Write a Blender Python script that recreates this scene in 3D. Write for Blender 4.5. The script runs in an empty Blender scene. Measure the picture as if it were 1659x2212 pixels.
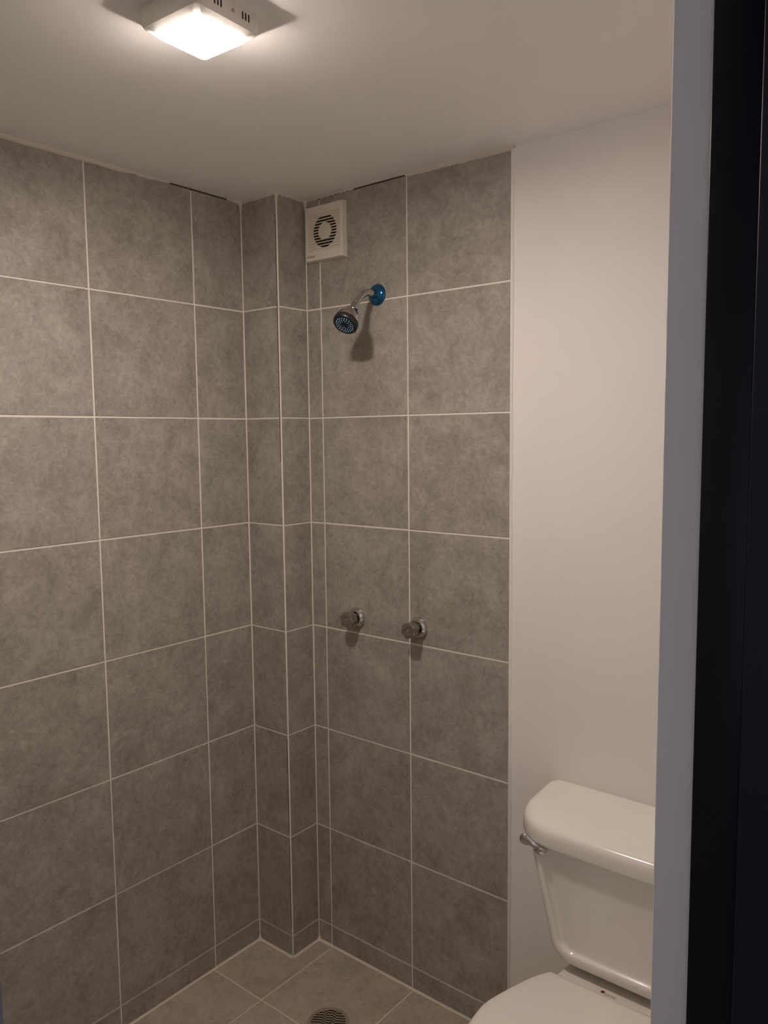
import bpy, bmesh, math, random
from mathutils import Vector, Matrix
random.seed(7)
C = bpy.context.scene.collection
S = bpy.context.scene
PI = math.pi

# ------------------------------------------------------------------ camera
cam_d = bpy.data.cameras.new('camera')
cam = bpy.data.objects.new('camera', cam_d); C.objects.link(cam)
cam_d.sensor_fit = 'HORIZONTAL'; cam_d.sensor_width = 36.0
cam_d.lens = 36.0 * 1718.8 / 1659.0
cam_d.clip_start = 0.02
_r = Vector((0.776712, 0.62976909, -0.01045783)); _u = Vector((-0.05215541, 0.08085351, 0.9953605)); _b = Vector((0.62769282, -0.77256301, 0.09564575))
M = Matrix(((_r.x, _u.x, _b.x, 1.9476), (_r.y, _u.y, _b.y, -1.8293), (_r.z, _u.z, _b.z, 1.6965), (0, 0, 0, 1)))
cam.matrix_world = M
S.camera = cam
S.view_settings.view_transform = 'Standard'; S.view_settings.look = 'None'
S.cycles.diffuse_bounces = 12; S.cycles.sample_clamp_indirect = 0.0
S.view_settings.exposure = 0.0; S.view_settings.gamma = 1.0; S.view_settings.use_curve_mapping = False

# ------------------------------------------------------------------ light
LAMP_COL = (1.0, 0.845, 0.735); LAMP_STR = 325.0
w = bpy.data.worlds.new('world'); S.world = w; w.use_nodes = True
w.node_tree.nodes['Background'].inputs[0].default_value = (0.55, 0.62, 0.9, 1)
w.node_tree.nodes['Background'].inputs[1].default_value = 0.15
al = bpy.data.lights.new('hall_daylight', 'AREA'); al.shape = 'RECTANGLE'; al.size = 0.9; al.size_y = 1.2
al.color = (0.66, 0.74, 1.0); al.energy = 5.2
alo = bpy.data.objects.new('hall_daylight', al); C.objects.link(alo)
alo.location = (2.35, -3.17, 1.5); alo.rotation_euler = (PI/2, 0, 0)    # shines along +y from the hall window

# ------------------------------------------------------------------ materials
def mat(name, col, rough=0.5, metal=0.0, spec=0.5, coat=0.0, emit=None, estr=0.0):
    m = bpy.data.materials.new(name); m.use_nodes = True
    b = m.node_tree.nodes['Principled BSDF']
    b.inputs['Base Color'].default_value = (*col, 1); b.inputs['Roughness'].default_value = rough
    b.inputs['Metallic'].default_value = metal; b.inputs['Specular IOR Level'].default_value = spec
    b.inputs['Coat Weight'].default_value = coat; b.inputs['Coat Roughness'].default_value = 0.05
    if emit:
        b.inputs['Emission Color'].default_value = (*emit, 1); b.inputs['Emission Strength'].default_value = estr
    return m
def bump(m, scale, strength, dist=0.002, detail=4):
    n = m.node_tree; b = n.nodes['Principled BSDF']
    tc = n.nodes.new('ShaderNodeTexCoord'); no = n.nodes.new('ShaderNodeTexNoise'); bp = n.nodes.new('ShaderNodeBump')
    no.inputs['Scale'].default_value = scale; no.inputs['Detail'].default_value = detail
    bp.inputs['Strength'].default_value = strength; bp.inputs['Distance'].default_value = dist
    n.links.new(tc.outputs['Object'], no.inputs['Vector']); n.links.new(no.outputs['Fac'], bp.inputs['Height'])
    n.links.new(bp.outputs['Normal'], b.inputs['Normal'])
def tile_mat(name, dark, light, rough=0.42):
    m = mat(name, light, rough); n = m.node_tree; L = n.links; b = n.nodes['Principled BSDF']
    def N(t): return n.nodes.new(t)
    tc = N('ShaderNodeTexCoord'); ge = N('ShaderNodeNewGeometry')
    mu = N('ShaderNodeVectorMath'); mu.operation = 'SCALE'
    cx = N('ShaderNodeCombineXYZ')
    for i in range(3): L.new(ge.outputs['Random Per Island'], cx.inputs[i])
    L.new(cx.outputs[0], mu.inputs[0]); mu.inputs['Scale'].default_value = 37.0
    ad = N('ShaderNodeVectorMath'); ad.operation = 'ADD'
    L.new(tc.outputs['Object'], ad.inputs[0]); L.new(mu.outputs[0], ad.inputs[1])
    n1 = N('ShaderNodeTexNoise'); n1.inputs['Scale'].default_value = 11; n1.inputs['Detail'].default_value = 5; n1.inputs['Roughness'].default_value = 0.62; n1.inputs['Distortion'].default_value = 0.5
    n2 = N('ShaderNodeTexNoise'); n2.inputs['Scale'].default_value = 60; n2.inputs['Detail'].default_value = 7; n2.inputs['Roughness'].default_value = 0.7; n2.inputs['Distortion'].default_value = 0.8
    n3 = N('ShaderNodeTexNoise'); n3.inputs['Scale'].default_value = 420; n3.inputs['Detail'].default_value = 3
    for x in (n1, n2, n3): L.new(ad.outputs[0], x.inputs['Vector'])
    m1 = N('ShaderNodeMath'); m1.operation = 'MULTIPLY'; m1.inputs[1].default_value = 0.38
    m2 = N('ShaderNodeMath'); m2.operation = 'MULTIPLY_ADD'; m2.inputs[1].default_value = 0.44
    m3 = N('ShaderNodeMath'); m3.operation = 'MULTIPLY_ADD'; m3.inputs[1].default_value = 0.18
    L.new(n1.outputs['Fac'], m1.inputs[0]); L.new(n2.outputs['Fac'], m2.inputs[0]); L.new(m1.outputs[0], m2.inputs[2])
    L.new(n3.outputs['Fac'], m3.inputs[0]); L.new(m2.outputs[0], m3.inputs[2])
    r = N('ShaderNodeValToRGB'); r.color_ramp.elements[0].position = 0.36; r.color_ramp.elements[1].position = 0.64
    r.color_ramp.elements[0].color = (*dark, 1); r.color_ramp.elements[1].color = (*light, 1)
    L.new(m3.outputs[0], r.inputs[0])
    # faint white specks
    vo = N('ShaderNodeTexNoise'); vo.inputs['Scale'].default_value = 95; vo.inputs['Detail'].default_value = 1
    L.new(ad.outputs[0], vo.inputs['Vector'])
    r2 = N('ShaderNodeValToRGB'); r2.color_ramp.elements[0].position = 0.765; r2.color_ramp.elements[1].position = 0.80
    r2.color_ramp.elements[0].color = (0, 0, 0, 1); r2.color_ramp.elements[1].color = (0.28, 0.28, 0.28, 1)
    L.new(vo.outputs['Fac'], r2.inputs[0])
    mx = N('ShaderNodeMix'); mx.data_type = 'RGBA'; mx.inputs[7].default_value = (0.62, 0.58, 0.52, 1)
    L.new(r2.outputs[0], mx.inputs[0]); L.new(r.outputs[0], mx.inputs[6]); L.new(mx.outputs[2], b.inputs['Base Color'])
    bp = N('ShaderNodeBump'); bp.inputs['Strength'].default_value = 0.35; bp.inputs['Distance'].default_value = 0.0012
    L.new(m2.outputs[0], bp.inputs['Height']); L.new(bp.outputs['Normal'], b.inputs['Normal'])
    rr = N('ShaderNodeMapRange'); rr.inputs['To Min'].default_value = rough+0.1; rr.inputs['To Max'].default_value = rough-0.06
    L.new(n2.outputs['Fac'], rr.inputs['Value']); L.new(rr.outputs[0], b.inputs['Roughness'])
    return m
M_TILE = tile_mat('cement_tile', (0.215, 0.195, 0.174), (0.455, 0.430, 0.392))
M_FLOOR = tile_mat('floor_tile', (0.30, 0.262, 0.216), (0.50, 0.45, 0.385), 0.5)
M_GROUT = mat('grout', (0.80, 0.755, 0.69), 0.9); bump(M_GROUT, 300, 0.4, 0.001)
M_GROUTF = mat('floor_grout', (0.66, 0.58, 0.47), 0.9); bump(M_GROUTF, 200, 0.5, 0.001)
M_WALL = mat('white_plaster', (0.79, 0.77, 0.75), 0.7); bump(M_WALL, 22, 0.10, 0.004, 3)
M_CEIL = mat('ceiling_paint', (0.915, 0.91, 0.905), 0.8); bump(M_CEIL, 7, 0.12, 0.006, 3)
M_CAULK = mat('white_filler', (0.68, 0.63, 0.57), 0.85); bump(M_CAULK, 160, 0.8, 0.002)
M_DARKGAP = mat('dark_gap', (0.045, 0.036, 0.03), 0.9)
M_CER = mat('white_ceramic', (0.80, 0.78, 0.73), 0.15, spec=0.5, coat=0.2)
M_PLAS = mat('seat_plastic', (0.80, 0.78, 0.73), 0.32)
M_CHROME = mat('chrome', (0.66, 0.65, 0.64), 0.06, 1.0)
M_KNOB = mat('knob_chrome', (0.46, 0.44, 0.42), 0.07, 1.0)  # chrome darkened: dim hall reflection put into the base colour
M_STEEL = mat('brushed_steel', (0.50, 0.46, 0.40), 0.38, 1.0)
M_BLUE = mat('blue_film', (0.008, 0.13, 0.30), 0.16, 0.85, coat=0.6)
M_BLACKP = mat('black_plastic', (0.018, 0.018, 0.02), 0.35)
M_FACE = mat('spray_face', (0.004, 0.012, 0.026), 0.35)
M_NOZ = mat('nozzle_rubber', (0.30, 0.60, 0.80), 0.4)
M_FAN = mat('fan_plastic', (0.74, 0.69, 0.60), 0.45)
M_FANG = mat('fan_grille', (0.70, 0.64, 0.54), 0.5)
M_BLACK = mat('black_void', (0.012, 0.010, 0.009), 0.8)
M_INK = mat('grey_print', (0.20, 0.18, 0.15), 0.6)
M_INK2 = mat('pale_print', (0.36, 0.33, 0.29), 0.6)
M_RED = mat('red_dot', (0.22, 0.012, 0.010), 0.4)
M_DOOR = mat('navy_door', (0.006, 0.006, 0.018), 0.42, spec=0.3)
M_FRAME = mat('black_frame', (0.003, 0.003, 0.009), 0.34, spec=0.25)
M_LAMPB = mat('lamp_body', (0.82, 0.80, 0.77), 0.4)
M_LAMP = mat('lamp_diffuser', (1, 1, 1), 0.4, emit=LAMP_COL, estr=LAMP_STR)
M_BRASSY = mat('worn_ring', (0.36, 0.31, 0.25), 0.5, 0.3)
M_HALL = mat('hall_paint', (0.36, 0.36, 0.38), 0.8)
M_LOWBOUNCE = mat('low_bounce_grey', (0.54, 0.53, 0.52), 0.6)  # plain grey for the unseen front wall, set to limit bounce onto the reveal
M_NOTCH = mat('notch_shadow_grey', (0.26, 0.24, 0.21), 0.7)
M_GASK = mat('grey_gasket', (0.20, 0.175, 0.14), 0.8)

# ------------------------------------------------------------------ helpers
def obj(name, bm, mats, parent=None, smooth=None):
    me = bpy.data.meshes.new(name)
    bmesh.ops.recalc_face_normals(bm, faces=bm.faces)
    bm.to_mesh(me); bm.free()
    if not isinstance(mats, (list, tuple)): mats = [mats]
    for m in mats: me.materials.append(m)
    o = bpy.data.objects.new(name, me); C.objects.link(o)
    if parent:
        o.parent = parent; o.matrix_parent_inverse = Matrix.Translation(-parent.location)
    if smooth is not None:
        for p in me.polygons: p.use_smooth = True
        me.set_sharp_from_angle(angle=math.radians(smooth))
    return o
def thing(name, label, cat, loc, group=None):
    o = bpy.data.objects.new(name, None); C.objects.link(o); o.location = loc; o.empty_display_size = 0.05
    o['label'] = label; o['category'] = cat
    if group: o['group'] = group
    return o
def struct(o, label=None):
    o['kind'] = 'structure'
    if label: o['label'] = label
    return o
def box(bm, a, b, mi=0, bevel=0, seg=2):
    x0, y0, z0 = a; x1, y1, z1 = b
    r = bmesh.ops.create_cube(bm, size=1)
    vs = r['verts']
    for v in vs:
        v.co = Vector((x0 + (v.co.x+.5)*(x1-x0), y0 + (v.co.y+.5)*(y1-y0), z0 + (v.co.z+.5)*(z1-z0)))
    fs = set(f for v in vs for f in v.link_faces)
    for f in fs: f.material_index = mi
    if bevel:
        es = list(set(e for v in vs for e in v.link_edges))
        rb = bmesh.ops.bevel(bm, geom=es, offset=bevel, segments=seg, affect='EDGES', profile=0.5)
        for f in rb['faces']: f.material_index = mi
def loft(bm, rings, cap0=True, cap1=True, mi=0, closed=True):
    R = [[bm.verts.new(p) for p in r] for r in rings]
    n = len(R[0])
    for a, b in zip(R, R[1:]):
        for i in range(n if closed else n-1):
            f = bm.faces.new((a[i], a[(i+1) % n], b[(i+1) % n], b[i])); f.material_index = mi
    if cap0: bm.faces.new(R[0][::-1]).material_index = mi
    if cap1: bm.faces.new(R[-1]).material_index = mi
    return R
def frame_from(axis):
    a = Vector(axis).normalized(); t = Vector((0, 0, 1)) if abs(a.z) < 0.9 else Vector((1, 0, 0))
    u = a.cross(t).normalized(); v = a.cross(u).normalized()
    return a, u, v
def lathe(bm, origin, axis, prof, n=40, cap0=True, cap1=True, mi=0, rfun=None):
    a, u, v = frame_from(axis); o = Vector(origin)
    rings = []
    for (d, r) in prof:
        ring = []
        for i in range(n):
            t = 2*PI*i/n; rr = r*(rfun(t, d) if rfun else 1)
            ring.append(o + a*d + u*rr*math.cos(t) + v*rr*math.sin(t))
        rings.append(ring)
    return loft(bm, rings, cap0, cap1, mi)
def tube(bm, pts, rad, n=24, mi=0, cap=True):
    pts = [Vector(p) for p in pts]
    if not isinstance(rad, (list, tuple)): rad = [rad]*len(pts)
    rings = []; up = None
    for i, p in enumerate(pts):
        d = (pts[min(i+1, len(pts)-1)] - pts[max(i-1, 0)]).normalized()
        if up is None: _, up, _v = frame_from(d)
        up = (up - d*up.dot(d)).normalized(); vv = d.cross(up)
        rings.append([p + up*rad[i]*math.cos(2*PI*k/n) + vv*rad[i]*math.sin(2*PI*k/n) for k in range(n)])
    loft(bm, rings, cap, cap, mi)
def bez(p0, p1, p2, p3, n):
    out = []
    for i in range(n+1):
        t = i/n; out.append(Vector(p0)*(1-t)**3 + Vector(p1)*3*t*(1-t)**2 + Vector(p2)*3*t*t*(1-t) + Vector(p3)*t**3)
    return out
def text_mesh(name, body, size, mtx, m, parent, depth=0.0002):
    cu = bpy.data.curves.new(name, 'FONT'); cu.body = body; cu.size = size; cu.extrude = depth; cu.align_x = 'LEFT'
    t = bpy.data.objects.new(name+'_src', cu); C.objects.link(t)
    dg = bpy.context.evaluated_depsgraph_get(); me = bpy.data.meshes.new_from_object(t.evaluated_get(dg))
    bpy.data.objects.remove(t); bpy.data.curves.remove(cu)
    me.name = name; me.transform(mtx); me.materials.clear(); me.materials.append(m)
    o = bpy.data.objects.new(name, me); C.objects.link(o)
    o.parent = parent; o.matrix_parent_inverse = Matrix.Translation(-parent.location)
    return o

# ------------------------------------------------------------------ tiled surfaces
T = 0.336; ZC = 2.421
ZL = [0.073, 0.410, 0.749, 1.086, 1.422, 1.754, 2.089]     # horizontal joints
TOPZ = 2.4175
G = 0.0046; RAISE = 0.0014; CH = 0.0008
def tiles(bm, org, U, V, N, ul, vl, mi=0, edge=None, top=0.0):
    """one raised, chamfered tile in each cell; the surface (tile faces) passes through org"""
    org, U, V, N = Vector(org), Vector(U), Vector(V), Vector(N)
    e = edge or (G/2, G/2, G/2, 0.0)      # u0,u1,v0,v1 margins at the outer borders
    for i in range(len(ul)-1):
        for j in range(len(vl)-1):
            j0 = lambda: random.uniform(-.0004, .0004)
            u0 = ul[i] + (e[0] if i == 0 else G/2) + j0(); u1 = ul[i+1] - (e[1] if i == len(ul)-2 else G/2) + j0()
            v0 = vl[j] + (e[2] if j == 0 else G/2) + j0(); v1 = vl[j+1] - (e[3] if j == len(vl)-2 else G/2) + (j0() if j < len(vl)-2 else 0)
            lip = random.uniform(-.0003, .0002)
            P = lambda u, v, h: org + U*u + V*v + N*h
            r0 = [P(u0, v0, -RAISE-.0005), P(u1, v0, -RAISE-.0005), P(u1, v1, -RAISE-.0005), P(u0, v1, -RAISE-.0005)]
            r1 = [P(u0, v0, lip-CH), P(u1, v0, lip-CH), P(u1, v1, lip-CH), P(u0, v1, lip-CH)]
            r2 = [P(u0+CH, v0+CH, lip), P(u1-CH, v0+CH, lip), P(u1-CH, v1-CH, lip), P(u0+CH, v1-CH, lip)]
            loft(bm, [r0, r1, r2], False, True, mi)
VZ = [0.0] + ZL + [TOPZ]
CW, CD = 0.159, 0.123      # boxed-in pipe corner
# left wall
bm = bmesh.new()
box(bm, (-.10, -2.1, -.05), (-RAISE, -CD+.02, ZC+.03), 1)
tiles(bm, (0, -CD, 0), (0, -1, 0), (0, 0, 1), (1, 0, 0), [0, .189, .5305, .8665, 1.2025, 1.5385, 1.877], VZ, 0, (.0022, .001, .005, 0))
WL = struct(obj('wall_left', bm, [M_TILE, M_GROUT]))
# corner chase
bm = bmesh.new()
box(bm, (-.02, -CD+RAISE, -.05), (CW-RAISE, .02, ZC+.03), 1)
tiles(bm, (0, -CD, 0), (1, 0, 0), (0, 0, 1), (0, -1, 0), [0, CW], VZ, 0, (.0022, .0032, .005, 0))
tiles(bm, (CW, -CD, 0), (0, 1, 0), (0, 0, 1), (1, 0, 0), [0, CD], VZ, 0, (.0032, .0022, .005, 0))
WC = struct(obj('wall_corner', bm, [M_TILE, M_GROUT]))
bm = bmesh.new()
tube(bm, [(CW-.0022, -CD+.0022, 0), (CW-.0022, -CD+.0022, 1.2), (CW-.0022, -CD+.0022, TOPZ)], .0024, 12)
obj('edge_bead', bm, M_GROUT, WC, 60)
bm = bmesh.new()
for z0, z1 in ((1.62, 2.36), (.43, .735), (.10, .38)):                       # open joint beside the bead
    box(bm, (CW-.0062, -CD-.0004, z0), (CW-.0042, -CD+.002, z1))
obj('open_joint', bm, M_DARKGAP, WC)
# back wall
X1, X2, X3 = 0.218, 0.5535, 0.888
bm = bmesh.new()
box(bm, (CW-.02, RAISE, -.05), (X3, .10, ZC+.03), 1)
tiles(bm, (CW, 0, 0), (1, 0, 0), (0, 0, 1), (0, -1, 0), [0, X1-CW, X2-CW, X3-CW], VZ, 0, (.0022, .001, .005, 0))
box(bm, (X3-.002, .006, -.05), (1.72, .10, ZC+.03), 2)
WB = struct(obj('wall_back', bm, [M_TILE, M_GROUT, M_WALL]))
bm = bmesh.new()                                                              # plastered edge where the tile stops
rng = random.Random(3); rings = []
for k in range(61):
    z = k/60*2.416; q = .0045 + rng.uniform(-.0012, .0016)
    rings.append([(X3-.0005, -.0002, z), (X3+q*.5, -.0004, z), (X3+q, .0035, z), (X3+q+.003, .0075, z), (X3-.0005, .0085, z)])
loft(bm, rings)
obj('plaster_edge', bm, M_WALL, WB, 80)

# filler along the ceiling joint
def filler(bm, p0, p1, nrm, w0, w1, jit=.0015, n=40, drop=.0):
    p0, p1, nrm = Vector(p0), Vector(p1), Vector(nrm); rings = []; rg = random.Random(int(abs(p0.x*91+p0.y*17)*1000)+5)
    for k in range(n+1):
        t = k/n; w_ = w0 + (w1-w0)*t + rg.uniform(-jit, jit)
        if k in (0, n): w_ *= .5
        w_ = max(w_, .0012); p = p0.lerp(p1, t)
        rings.append([p + nrm*-.001, p + nrm*-.001 + Vector((0, 0, -w_)), p + nrm*.0012 + Vector((0, 0, -w_*.95)), p + nrm*w_*.75 + Vector((0, 0, -.0006)), p + nrm*w_*.8 + Vector((0, 0, .001))])
    loft(bm, rings)
zc = ZC
bm = bmesh.new()
filler(bm, (0, -.50, zc), (0, -2.05, zc), (1, 0, 0), .0085, .012, .001, 60)
filler(bm, (0, -.385, zc), (0, -.50, zc), (1, 0, 0), .004, .0085, .001, 14)
filler(bm, (0, -CD, zc), (0, -CD-.055, zc), (1, 0, 0), .008, .003, .0012, 14)
obj('filler_strip', bm, M_CAULK, WL, 60)
bm = bmesh.new()
filler(bm, (0, -CD, zc), (CW+.002, -CD, zc), (0, -1, 0), .006, .005, .0012, 30)
filler(bm, (CW, -CD-.002, zc), (CW, 0, zc), (1, 0, 0), .004, .006, .0012, 30)
for (x, y, dx, dy) in ((0, -CD, 1, -1), (CW, 0, 1, -1)):
    lathe(bm, (x, y, zc-.045), (0, 0, 1), [(0, .0025), (.02, .004), (.034, .007), (.046, .013)], 16)
lathe(bm, (CW-.003, -CD+.003, zc-.03), (0, 0, 1), [(0, .003), (.014, .0045), (.031, .0075)], 16)
obj('filler_strip', bm, M_CAULK, WC, 60)
bm = bmesh.new()
filler(bm, (CW, 0, zc), (.36, 0, zc), (0, -1, 0), .005, .002, .002, 50)
filler(bm, (X2-.004, 0, zc), (X3+.006, 0, zc), (0, -1, 0), .007, .012, .0012, 50)
obj('filler_strip', bm, M_CAULK, WB, 60)
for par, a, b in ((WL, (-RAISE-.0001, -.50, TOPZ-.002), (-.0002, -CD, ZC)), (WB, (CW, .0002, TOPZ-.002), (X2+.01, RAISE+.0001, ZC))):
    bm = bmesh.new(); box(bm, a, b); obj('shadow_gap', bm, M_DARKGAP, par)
# grout smear at the foot of the walls
def foot(bm, p0, p1, nrm, w_=.007, jit=.0012, n=30):
    p0, p1, nrm = Vector(p0), Vector(p1), Vector(nrm); rings = []; rg = random.Random(11)
    for k in range(n+1):
        p = p0.lerp(p1, k/n); q = w_ + rg.uniform(-jit, jit)
        rings.append([p - nrm*.002 - Vector((0, 0, .002)), p - nrm*.002 + Vector((0, 0, q*.55)), p + nrm*q*.4 + Vector((0, 0, q*.25)), p + nrm*q + Vector((0, 0, .0002)), p + nrm*q - Vector((0, 0, .002))])
    loft(bm, rings)

# floor
bm = bmesh.new()
box(bm, (-.1, -3.3, -.08), (3.1, .1, -RAISE), 1)
fx = [0, .2235, .5595, .8955, 1.2315, 1.5675, 1.9035, 2.2395, 2.5755, 2.9]
fy = [0, .321, .657, .993, 1.329, 1.665, 2.001, 2.337, 2.673, 3.009, 3.2]
tiles(bm, (0, 0, 0), (0, -1, 0), (1, 0, 0), (0, 0, 1), fy, fx, 0, (.004, .002, .004, .002))
FL = struct(obj('floor', bm, [M_FLOOR, M_GROUTF]))
bm = bmesh.new()
foot(bm, (0, -2, 0), (0, -CD, 0), (1, 0, 0), .006)
foot(bm, (0, -CD, 0), (CW, -CD, 0), (0, -1, 0), .0065)
foot(bm, (CW, -CD, 0), (CW, 0, 0), (1, 0, 0), .006)
foot(bm, (CW, 0, 0), (1.6, 0, 0), (0, -1, 0), .006, n=60)
for (x, y) in ((0, -CD), (CW, 0)):
    lathe(bm, (x+.001, y-.001, -.002), (0, 0, 1), [(0, .014), (.004, .011), (.010, .005), (.018, .0015)], 14)
for k in range(6):
    x = .05+.012*k+random.uniform(-.004, .004); lathe(bm, (x, -CD-.016+random.uniform(-.004, .004), -.0005), (0, 0, 1), [(0, .0028), (.0012, .002), (.002, .0005)], 8)
obj('grout_smear', bm, M_GROUTF, FL, 60)
# ceiling
bm = bmesh.new(); box(bm, (-.1, -3.3, ZC), (3.1, .1, ZC+.08)); CE = struct(obj('ceiling', bm, M_CEIL))

# ------------------------------------------------------------------ right wall with the doorway, hall
RX0, RX1 = 1.630, 1.7275; YJ = -0.945; YK = -1.7325; DH = 2.30
bm = bmesh.new()
# plaster skin with a slightly wavy arris
rings = []; rg = random.Random(5)
for k in range(80):
    z = -.02 + k/79*(DH+.04); j = rg.uniform(-.0006, .0006); jj = 0.0
    rings.append([(RX0+j*.3, .02, z), (RX0+j*.3+jj*.1, YJ+.0009, z), (RX0+.0003+j*.3, YJ+.0003, z), (RX0+.0010, YJ, z), (RX1, YJ, z), (RX1, .02, z)])
loft(bm, rings)
box(bm, (RX0, -2.1, -.02), (RX1, YK, DH), 0, .003)
box(bm, (RX0, -2.1, DH), (RX1, .02, ZC+.02))
WR = struct(obj('wall_right', bm, M_WALL))
bm = bmesh.new()
box(bm, (-.1, -2.12, -.05), (RX1, -2.0, ZC+.03))
struct(obj('wall_front', bm, M_LOWBOUNCE))
bm = bmesh.new(); box(bm, (2.9, -3.3, -.05), (3.0, .1, ZC+.03)); struct(obj('wall_hall_right', bm, M_HALL))
bm = bmesh.new(); box(bm, (RX1, -.3, -.05), (2.9, -.2, ZC+.03)); struct(obj('wall_hall_back', bm, M_HALL))
bm = bmesh.new()
box(bm, (RX1-.1, -3.3, -.05), (1.9, -3.2, ZC+.03)); box(bm, (2.8, -3.3, -.05), (2.9, -3.2, ZC+.03))
box(bm, (1.9, -3.3, -.05), (2.8, -3.2, .9)); box(bm, (1.9, -3.3, 2.1), (2.8, -3.2, ZC+.03))
struct(obj('wall_hall_front', bm, M_HALL))
bm = bmesh.new(); box(bm, (RX1-.1, -3.3, -.05), (RX1, -2.12, ZC+.03)); struct(obj('wall_hall_left', bm, M_HALL))
# dark door frame lining (far jamb), its near jamb and head
bm = bmesh.new()
box(bm, (1.6775, YJ-.020, 0), (1.7265, YJ+.004, DH), 0, .0016, 3)
box(bm, (1.6775, YK+.002, DH-.03), (1.7265, YJ-.002, DH+.004), 0, .0016, 3)
struct(obj('trim_1', bm, M_FRAME, None, 40), 'black door frame lining the doorway beside the white reveal')
dr = thing('door_1', 'dark navy door standing open at the right edge', 'door', (1.731, -.965, .01))
dr['kind'] = 'structure'
bm = bmesh.new(); box(bm, (1.7305, -.985, .008), (2.49, -.946, 2.27), 0, .002, 3); obj('door_leaf', bm, M_DOOR, dr, 40)
bm = bmesh.new()
for s, y in ((-1, -.985), (1, -.946)):
    lathe(bm, (2.41, y, 1.0), (0, s, 0), [(0, .026), (.006, .026), (.008, .012), (.04, .011)], 24)
    tube(bm, [(2.41, y+s*.04, 1.0), (2.35, y+s*.042, 1.0), (2.29, y+s*.040, 1.0)], [.0105, .0095, .008], 16)
obj('door_handle', bm, M_STEEL, dr, 40)

# ------------------------------------------------------------------ ceiling lamp
lp = thing('ceiling_lamp', 'square white surface-mounted ceiling lamp, glowing', 'lamp', (.805, -.905, ZC))
LC = Vector((.8055, -.9075, 0)); ROT = math.radians(2.5)
def rsq(h, z, rad, n=8, c=LC, rot=ROT):
    out = []
    for q in range(4):
        cx, cy = [(1, 1), (-1, 1), (-1, -1), (1, -1)][q]
        for k in range(n+1):
            t = PI/2*q + PI/2*k/n
            x = cx*(h-rad) + rad*math.cos(t); y = cy*(h-rad) + rad*math.sin(t)
            out.append(Vector((c.x + x*math.cos(rot) - y*math.sin(rot), c.y + x*math.sin(rot) + y*math.cos(rot), z)))
    return out
HB = .0715
bm = bmesh.new()
loft(bm, [rsq(HB-.002, ZC+.001, .008), rsq(HB, ZC-.004, .009), rsq(HB, ZC-.028, .009), rsq(HB-.002, ZC-.034, .009), rsq(.0558, ZC-.0430, .010), rsq(.0545, ZC-.0428, .010), rsq(.0540, ZC-.036, .010)], True, True)
obj('lamp_frame', bm, M_LAMPB, lp, 35)
bm = bmesh.new()
loft(bm, [rsq(.0538, ZC-.037, .010), rsq(.0538, ZC-.0455, .010), rsq(.0520, ZC-.0470, .009), rsq(.040, ZC-.0476, .006)], True, True)
obj('diffuser', bm, M_LAMP, lp, 60)
bm = bmesh.new()     # vent slots and screw on the side facing the right wall (+x)
def side(u, z, o=.0006):   # point on the +x side of the lamp: u along +y
    x, y = HB+o, u
    return Vector((LC.x + x*math.cos(ROT) - y*math.sin(ROT), LC.y + x*math.sin(ROT) + y*math.cos(ROT), z))
for u in (-.012-.020, -.012-.013, -.012-.006, .030, .037, .044):
    bm = bmesh.new()
    loft(bm, [[side(u-.0013, ZC-.022, -.001), side(u+.0013, ZC-.022, -.001), side(u+.0013, ZC-.010, -.001), side(u-.0013, ZC-.010, -.001)],
              [side(u-.0013, ZC-.022), side(u+.0013, ZC-.022), side(u+.0013, ZC-.010), side(u-.0013, ZC-.010)]])
    obj('vent_slot', bm, M_BLACK, lp)
bm = bmesh.new(); lathe(bm, side(.008, ZC-.017, -.001), (1, 0, 0), [(0, .0035), (.0022, .0032), (.003, .002)], 16)
obj('screw', bm, M_STEEL, lp, 40)

# ------------------------------------------------------------------ extractor fan
fan = thing('extractor_fan', 'square cream wall extractor fan with a round slotted grille, under the ceiling', 'fan', (.252, 0, 2.311))
FX0, FX1, FZ0, FZ1 = .1735, .3300, 2.2290, 2.3925; FY = -.017
gx0, gx1, gz0, gz1 = .1830, .3195, 2.2570, 2.3670
bm = bmesh.new()
def rect(x0, x1, z0, z1, y): return [(x0, y, z0), (x1, y, z0), (x1, y, z1), (x0, y, z1)]
loft(bm, [rect(FX0, FX1, FZ0, FZ1, .001), rect(FX0, FX1, FZ0, FZ1, -.005), rect(FX0+.003, FX1-.0015, FZ0+.0025, FZ1-.001, FY-.0008), rect(FX0+.004, FX1-.0027, FZ0+.0037, FZ1-.0022, FY-.002)], True, False)
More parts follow.
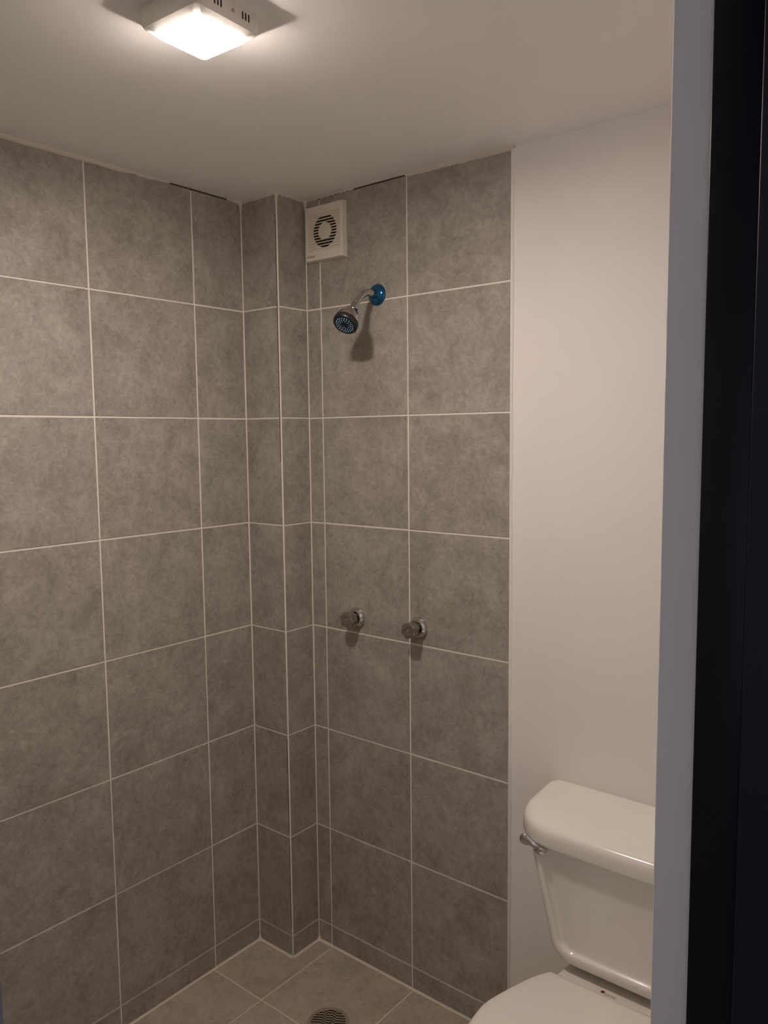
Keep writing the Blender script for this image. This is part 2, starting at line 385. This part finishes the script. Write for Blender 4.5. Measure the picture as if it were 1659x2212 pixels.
# front frame as a border around the grille opening
o_ = rect(FX0+.004, FX1-.0027, FZ0+.0037, FZ1-.0022, FY-.002); i_ = rect(gx0, gx1, gz0, gz1, FY-.002); ib = rect(gx0+.001, gx1-.001, gz0+.001, gz1-.001, FY+.004)
loft(bm, [o_, i_, ib], False, False)
bmesh.ops.remove_doubles(bm, verts=bm.verts, dist=1e-6)
obj('fan_cover', bm, M_FAN, fan, 25)
bm = bmesh.new()
FC = (.2545, 2.3145); RO, RI = .0485, .0262; nrow = 13; ph = (gz1-gz0)/nrow
def cut(R, dz): return math.sqrt(max(R*R-dz*dz, 0))
for k in range(nrow):
    zm = gz0 + ph*(k+.5); s0 = zm - ph*.34; s1 = zm + ph*.34      # the slot band
    ya, yb = FY+.0005, FY+.0045
    def slab(x0a, x1a, x0b, x1b, z0, z1, y0=ya):
        r0 = [(x0a, yb, z0), (x1a, yb, z0), (x1b, yb, z1), (x0b, yb, z1)]
        r1 = [(x0a, y0+.0012, z0), (x1a, y0+.0012, z0), (x1b, y0, z1), (x0b, y0, z1)]
        loft(bm, [r0, r1])
    slab(gx0, gx1, gx0, gx1, gz0+ph*k, s0, ya-.0006); slab(gx0, gx1, gx0, gx1, s1, gz0+ph*(k+1), ya-.0006)
    a0, a1 = cut(RO, s0-FC[1]), cut(RO, s1-FC[1]); b0, b1 = cut(RI, s0-FC[1]), cut(RI, s1-FC[1])
    if min(a0, a1) < .008:
        slab(gx0, gx1, gx0, gx1, s0, s1); continue
    slab(gx0, FC[0]-a0, gx0, FC[0]-a1, s0, s1); slab(FC[0]+a0, gx1, FC[0]+a1, gx1, s0, s1)
    if min(b0, b1) > .004: slab(FC[0]-b0, FC[0]+b0, FC[0]-b1, FC[0]+b1, s0, s1, ya-.0003)
obj('grille', bm, M_FANG, fan)
bm = bmesh.new(); box(bm, (gx0-.002, FY+.009, gz0-.002), (gx1+.002, FY+.011, gz1+.002)); obj('fan_interior', bm, M_BLACK, fan)
text_mesh('brand_lettering', 'SPENNEY', .0082, Matrix.Translation((FX0+.0100, FY-.0022, FZ0+.0125)) @ Matrix.Rotation(PI/2, 4, 'X'), M_INK, fan)

# ------------------------------------------------------------------ shower
sh = thing('shower', 'chrome shower head on a bent arm with blue wall flange', 'shower', (.4445, 0, 2.1045))
bm = bmesh.new()
lathe(bm, (.4445, .001, 2.1045), (0, -1, 0), [(0, .0312), (.002, .0312), (.005, .0300), (.009, .0262), (.012, .0205), (.0135, .0150), (.0150, .0120), (.024, .0108)], 56)
obj('wall_flange', bm, M_BLUE, sh, 40)
bm = bmesh.new()
ax = Vector((.08, -.65, -.755)).normalized(); hub = Vector((.4445, -.0960, 2.0680))
pts = [(.4445, -.004, 2.1045), (.4445, -.02, 2.1060), (.4445, -.035, 2.1062)] + bez((.4445, -.035, 2.1062), (.4445, -.062, 2.1062), hub-ax*.022, hub, 14)[1:]
tube(bm, pts, .0100, 28); obj('shower_arm', bm, M_CHROME, sh, 40)
bm = bmesh.new()
lathe(bm, hub-ax*.002, ax, [(-.004, .0100), (-.0035, .0112), (.002, .0115), (.003, .0104), (.006, .0104), (.014, .0122), (.026, .0136), (.0265, .0155), (.030, .0165), (.036, .0205), (.045, .0265), (.055, .0315), (.065, .0345), (.074, .0352)], 56)
obj('spray_bell', bm, M_CHROME, sh, 30)
fc = hub + ax*.0735
bm = bmesh.new()
lathe(bm, fc, ax, [(-.001, .0340), (.001, .0362), (.009, .0362), (.0125, .0340), (.0125, .0278), (.011, .0272)], 56, True, True)
rim = obj('spray_ring', bm, M_BLACKP, sh, 40)
bm = bmesh.new(); a_, u_, v_ = frame_from(ax)
p0 = fc + a_*.011 + v_*.029
lathe(bm, fc + a_*.010 + (Vector((.45, .55, -.70)) - a_*Vector((.45, .55, -.70)).dot(a_)).normalized()*.0330, ax, [(-.006, .004), (.002, .004), (.006, .0015)], 10)
obj('selector_tab', bm, M_BLACKP, rim, 40)
bm = bmesh.new(); lathe(bm, fc + ax*.0112, ax, [(0, .0275), (.0015, .0270), (.0025, .020), (.0028, .0095), (.0018, .0090)], 48); obj('spray_face', bm, M_FACE, sh, 40)
bm = bmesh.new()
for R_, n_ in ((.0245, 21), (.0190, 16), (.0137, 11)):
    for k in range(n_):
        t = 2*PI*(k+.25*(n_ % 2))/n_; q = fc + ax*.0125 + (u_*math.cos(t)+v_*math.sin(t))*R_
        lathe(bm, q, ax, [(0, .00135), (.0022, .0012), (.0028, .0008)], 8)
no_ = obj('spray_nozzles', bm, M_NOZ, sh, 60)

def valve(x, z, label, turn):
    v = thing('shower_valve', label, 'tap', (x, 0, z), 'shower taps on the tiled back wall')
    bm = bmesh.new()
    lathe(bm, (x, .001, z), (0, -1, 0), [(0, .0310), (.003, .0315), (.008, .0305), (.013, .0280), (.017, .0250), (.0175, .0215), (.012, .0195)], 48)
    obj('escutcheon', bm, M_CHROME, v, 35)
    bm = bmesh.new(); lathe(bm, (x, -.006, z), (0, -1, 0), [(0, .0135), (.018, .0135)], 32); obj('valve_neck', bm, M_BLACKP, v, 40)
    bm = bmesh.new()
    lob = lambda t, d: 1 + (.060*math.cos(6*(t+turn)) if .0 <= d <= .0335 else 0)
    lathe(bm, (x, -.0205, z), (0, -1, 0), [(0, .0180), (.001, .0198), (.010, .0208), (.022, .0226), (.0300, .0236), (.0330, .0230), (.0342, .0208), (.0346, .0080), (.0338, .0060), (.0330, .0055)], 80, True, True, 0, lob)
    k = obj('knob', bm, M_KNOB, v, 28)
    bm = bmesh.new(); lathe(bm, (x, -.0525, z), (0, -1, 0), [(0, .0048), (.0018, .0046), (.0024, .003)], 20); obj('knob_screw', bm, M_STEEL, k, 40)
valve(.3505, 1.1370, 'chrome shower tap knob nearer the boxed-in corner', .25)
valve(.5875, 1.1385, 'chrome shower tap knob over the vertical tile joint', .75)

# ------------------------------------------------------------------ floor drain
DC = Vector((.448, -.265, 0)); DR = .0610
dn = thing('floor_drain', 'round metal floor drain grate with rows of dark slots', 'drain', (DC.x, DC.y, 0))
bm = bmesh.new()
lathe(bm, (DC.x, DC.y, -.001), (0, 0, 1), [(0, DR), (.0022, DR), (.0032, DR-.002), (.0032, DR-.009), (.0022, DR-.010), (.0010, DR-.010)], 64)
obj('drain_ring', bm, M_BRASSY, dn, 30)
bm = bmesh.new(); lathe(bm, (DC.x, DC.y, .0004), (0, 0, 1), [(0, DR-.0095), (.0008, DR-.0095)], 64); obj('drain_well', bm, M_BLACK, dn)
bm = bmesh.new(); da = math.radians(33); dU = Vector((math.cos(da), math.sin(da), 0)); dV = Vector((-dU.y, dU.x, 0)); RR = DR-.0095
def dbar(u0, u1, v0, v1):
    for seg in range(1):
        r0 = [DC+dU*u0+dV*v0, DC+dU*u1+dV*v0, DC+dU*u1+dV*v1, DC+dU*u0+dV*v1]
        loft(bm, [[p+Vector((0, 0, .0011)) for p in r0], [p+Vector((0, 0, .0026)) for p in r0]])
k = -RR+.003
while k < RR-.002:
    hw = cut(RR+.0005, abs(k)+.0015); dbar(-hw, hw, k-.0021, k+.0021); k += .0100
for u in (-.0140, .0140):
    hw = cut(RR+.0005, abs(u)+.004); dbar(u-.0033, u+.0033, -hw, hw)
obj('drain_grate', bm, M_BRASSY, dn)

# ------------------------------------------------------------------ toilet
TX = 1.257
to = thing('toilet', 'white ceramic close-coupled toilet against the white wall', 'toilet', (TX, -.3, 0))
# tank: front outline (rounded at the bottom corners) lofted in depth
def tank_outline(y, inset, k=0.0, n=10):
    """outline in xz at depth y; k widens"""
    ht, hb, zt, zb, r = .197-inset, .147-inset, .7415, .420+inset*1.75, max(.060-inset, .022)
    pts = [(-ht, zt)]
    # left side slopes from (ht,zt) to the bottom corner
    s = (ht-hb)/(zt-zb)
    cxl, czl = -(hb+s*r)+r*.98, zb+r
    a0 = PI - math.atan(s)*-1 if False else PI + math.atan(s)
    for i in range(n+1):
        t = a0 + (1.5*PI-a0)*i/n
        pts.append((cxl + r*math.cos(t), czl + r*math.sin(t)))
    full = [(TX+x, y, z) for x, z in pts] + [(TX-x, y, z) for x, z in reversed(pts)]
    return full
def dense(r, m=4):
    out = []
    for i in range(len(r)):
        a, b = Vector(r[i]), Vector(r[(i+1) % len(r)])
        L_ = (b-a).length; kk = max(1, int(round(L_/.03))) if L_ > .03 else 1
        for j in range(kk): out.append(a.lerp(b, j/kk))
    return out
def tank_ring(y, inset, kk=None):
    r = tank_outline(y, inset); out = []
    cnts = [8] + [1]*10 + [8] + [1]*10 + [8] + [10]
    for i in range(len(r)):
        a, b = Vector(r[i]), Vector(r[(i+1) % len(r)])
        for j in range(cnts[i]): out.append(a.lerp(b, j/cnts[i]))
    for p in out:                       # front leans in towards the bottom
        f = max(0, min(1, (-y-.05)/.15)); p.y += f*.044*(1-(p.z-.42)/.328)
    return out
bm = bmesh.new()
rs = [tank_ring(.0, .012), tank_ring(-.012, .0), tank_ring(-.176, .0), tank_ring(-.192, .0012), tank_ring(-.203, .0045), tank_ring(-.2100, .0095), tank_ring(-.2125, .0150), tank_ring(-.2125, .0220), tank_ring(-.2115, .0232), tank_ring(-.2050, .0248), tank_ring(-.2010, .0265), tank_ring(-.2000, .0300), tank_ring(-.2015, .0430), tank_ring(-.2040, .0650)]
loft(bm, rs, True, True)
obj('tank', bm, M_CER, to, 50)
# tank lid
def lid_ring(z, inset, yb=.006, yf=-.222, hw=.2435, rb=.040, rf=.105, n=12):
    hw_ = hw-inset; yb_ = yb-inset*(.6); yf_ = yf+inset; out = []
    rf_ = max(rf-inset, .01); rb_ = max(rb-inset, .008)
    def arc(cx, cy, r, a0, a1, sx=1, e=1.0):
        for i in range(n+1):
            t = a0+(a1-a0)*i/n; out.append((cx + r*math.cos(t)*sx, cy + r*math.sin(t)*e))
    arc(hw_-rb_, yb_-rb_, rb_, PI/2, 0); arc(hw_-rf_, yf_+rf_, rf_, 0, -PI/2); arc(-hw_+rf_, yf_+rf_, rf_, -PI/2, -PI); arc(-hw_+rb_, yb_-rb_, rb_, PI, PI/2)
    bow = lambda x: -.006*(1-(x/.22)**2)
    res = []
    for x, y in out:
        f = max(0, -y/.22); res.append((TX+x, y + f*bow(x), z + max(0, z-.76)/.034*(.014*(1-f)-.009*f)))
    # add points along the long edges
    fin = []
    for i in range(len(res)):
        a, b = Vector(res[i]), Vector(res[(i+1) % len(res)]); fin.append(a)
        if (b-a).length > .05 or i in (2*n+1, 4*n+3):
            for j in range(1, 6):
                p = a.lerp(b, j/6); xx = p.x-TX
                if i == 2*n+1: p.y += (bow(xx)-bow(a.x-TX))
                fin.append(p)
    return fin
def crown(r, h):
    return r
bm = bmesh.new()
prof = [(.741, .012), (.738, .006), (.7385, .0015), (.743, 0), (.764, .0005), (.775, .0016), (.783, .0045), (.7885, .0090), (.7912, .0145), (.7925, .021), (.7935, .036), (.7942, .070)]
rings = [lid_ring(z, i) for z, i in prof]
cn = {len(r) for r in rings}; assert len(cn) == 1, cn
loft(bm, rings, True, True)
obj('tank_lid', bm, M_CER, to, 60)
# gasket gap between tank and bowl
bm = bmesh.new(); box(bm, (TX-.118, -.118, .392), (TX+.118, -.02, .428), 0, .004); obj('tank_gasket', bm, M_GASK, to)
# bowl with deck
def plan(z, pts):
    return [(TX+x, y, z) for x, y in pts]
def half_to_ring(h):           # h: list of (x>=0 half-width, y) from back to front
    return [(-x, y) for x, y in h] + [(x, y) for x, y in reversed(h)]
def smooth_half(ctrl, m=5):
    out = []
    P = [ctrl[0]]+list(ctrl)+[ctrl[-1]]
    for i in range(1, len(P)-2):
        for j in range(m):
            t = j/m; q = []
            for c_ in (0, 1):
                a, b, c, d = P[i-1][c_], P[i][c_], P[i+1][c_], P[i+2][c_]
                q.append(.5*((2*b)+(c-a)*t+(2*a-5*b+4*c-d)*t*t+(3*b-a-3*c+d)*t**3))
            out.append(tuple(q))
    out.append(ctrl[-1]); return out
rimc = [(.118, -.016), (.122, -.06), (.122, -.13), (.127, -.17), (.140, -.21), (.160, -.26), (.180, -.32), (.190, -.385), (.186, -.45), (.165, -.53), (.122, -.60), (.066, -.645), (.012, -.655)]
def scale_half(h, sx, y0, sy): return [(x*sx, y0+(y-y0)*sy) for x, y in h]
rim_h = smooth_half(rimc)
bm = bmesh.new()
fo = [(0, .62, .80), (.02, .60, .78), (.10, .52, .70), (.18, .56, .72), (.26, .72, .82), (.32, .88, .92), (.36, .985, .985), (.382, 1.0, 1.0), (.390, .99, .99), (.394, .965, .975)]
loft(bm, [plan(z, half_to_ring(scale_half(rim_h, sx, -.22, sy))) for z, sx, sy in fo])
bowl = obj('bowl', bm, M_CER, to, 60)
# seat and lid
lidc = [(.130, -.1985), (.136, -.2000), (.142, -.2060), (.163, -.2450), (.184, -.3060), (.202, -.372), (.204, -.420), (.192, -.490), (.160, -.565), (.100, -.622), (.045, -.648), (.008, -.652)]
def lid_h(inset):
    h = smooth_half(lidc); c = (0, -.40)
    return [(x*(1-inset/.18), c[1]+(y-c[1])*(1-inset/.22)) for x, y in h]
bm = bmesh.new()
loft(bm, [plan(z, half_to_ring(lid_h(i))) for z, i in ((.3955, .010), (.396, .006), (.399, .0045), (.406, .0045), (.4085, .006))])
obj('seat', bm, M_PLAS, to, 40)
bm = bmesh.new()
loft(bm, [plan(z, half_to_ring(lid_h(i))) for z, i in ((.4095, .004), (.410, .001), (.413, 0), (.417, .0008), (.4205, .004), (.4223, .009), (.4233, .020), (.4243, .045), (.4250, .09))])
obj('seat_lid', bm, M_PLAS, to, 60)
bm = bmesh.new()
loft(bm, [[(TX-.124, -.040, .3900), (TX+.124, -.040, .3900), (TX+.127, -.130, .3900), (TX+.130, -.206, .3900), (TX-.130, -.206, .3900), (TX-.127, -.130, .3900)],
          [(TX-.122, -.042, .3995), (TX+.122, -.042, .3995), (TX+.1245, -.130, .4000), (TX+.128, -.206, .4060), (TX-.128, -.206, .4060), (TX-.1245, -.130, .4000)]])
hb = obj('deck', bm, M_CER, to, 40)
for nx in (1.2075, 1.350):
    bm = bmesh.new()
    loft(bm, [[(nx-.005, -.2015, .4030), (nx+.0045, -.2015, .4030), (nx-.001, -.1885, .4030)], [(nx-.005, -.2015, .4135), (nx+.0045, -.2015, .4135), (nx-.001, -.1885, .4062)]])
    obj('hinge_notch', bm, M_NOTCH, to)
bm = bmesh.new(); lathe(bm, (1.2395, -.1700, .4022), (0, 0, 1), [(0, .0048), (.0016, .0048), (.0019, .004)], 24); obj('logo_dot', bm, M_RED, to, 40)
text_mesh('logo_lettering', 'CATO', .0098, Matrix.Translation((1.2455, -.1780, .4045)) @ Matrix.Rotation(math.radians(2), 4, 'Z'), M_INK2, to)
# flush lever
bm = bmesh.new()
lathe(bm, (1.0960, -.186, .7210), (0, -1, 0), [(0, .0150), (.016, .0155), (.024, .0150), (.031, .0115), (.035, .006)], 28)
pp = [(x+.006, y-.012, z+.0075) for x, y, z in [(1.0880, -.198, .7170), (1.0800, -.203, .7230), (1.0730, -.207, .7265), (1.0660, -.209, .7290), (1.0590, -.2105, .7310), (1.0520, -.2110, .7315), (1.0465, -.2110, .7310), (1.0430, -.2110, .7300)]]
ra = [(.0105, .0110), (.0082, .0088), (.0062, .0080), (.0050, .0100), (.0042, .0128), (.0038, .0130), (.0034, .0105), (.0015, .0045)]
rings = []
for (x, y, z), (ry, rz) in zip(pp, ra):
    rings.append([(x, y+ry*math.cos(2*PI*k/20), z+rz*math.sin(2*PI*k/20)) for k in range(20)])
loft(bm, rings)
obj('flush_lever', bm, M_CHROME, to, 50)
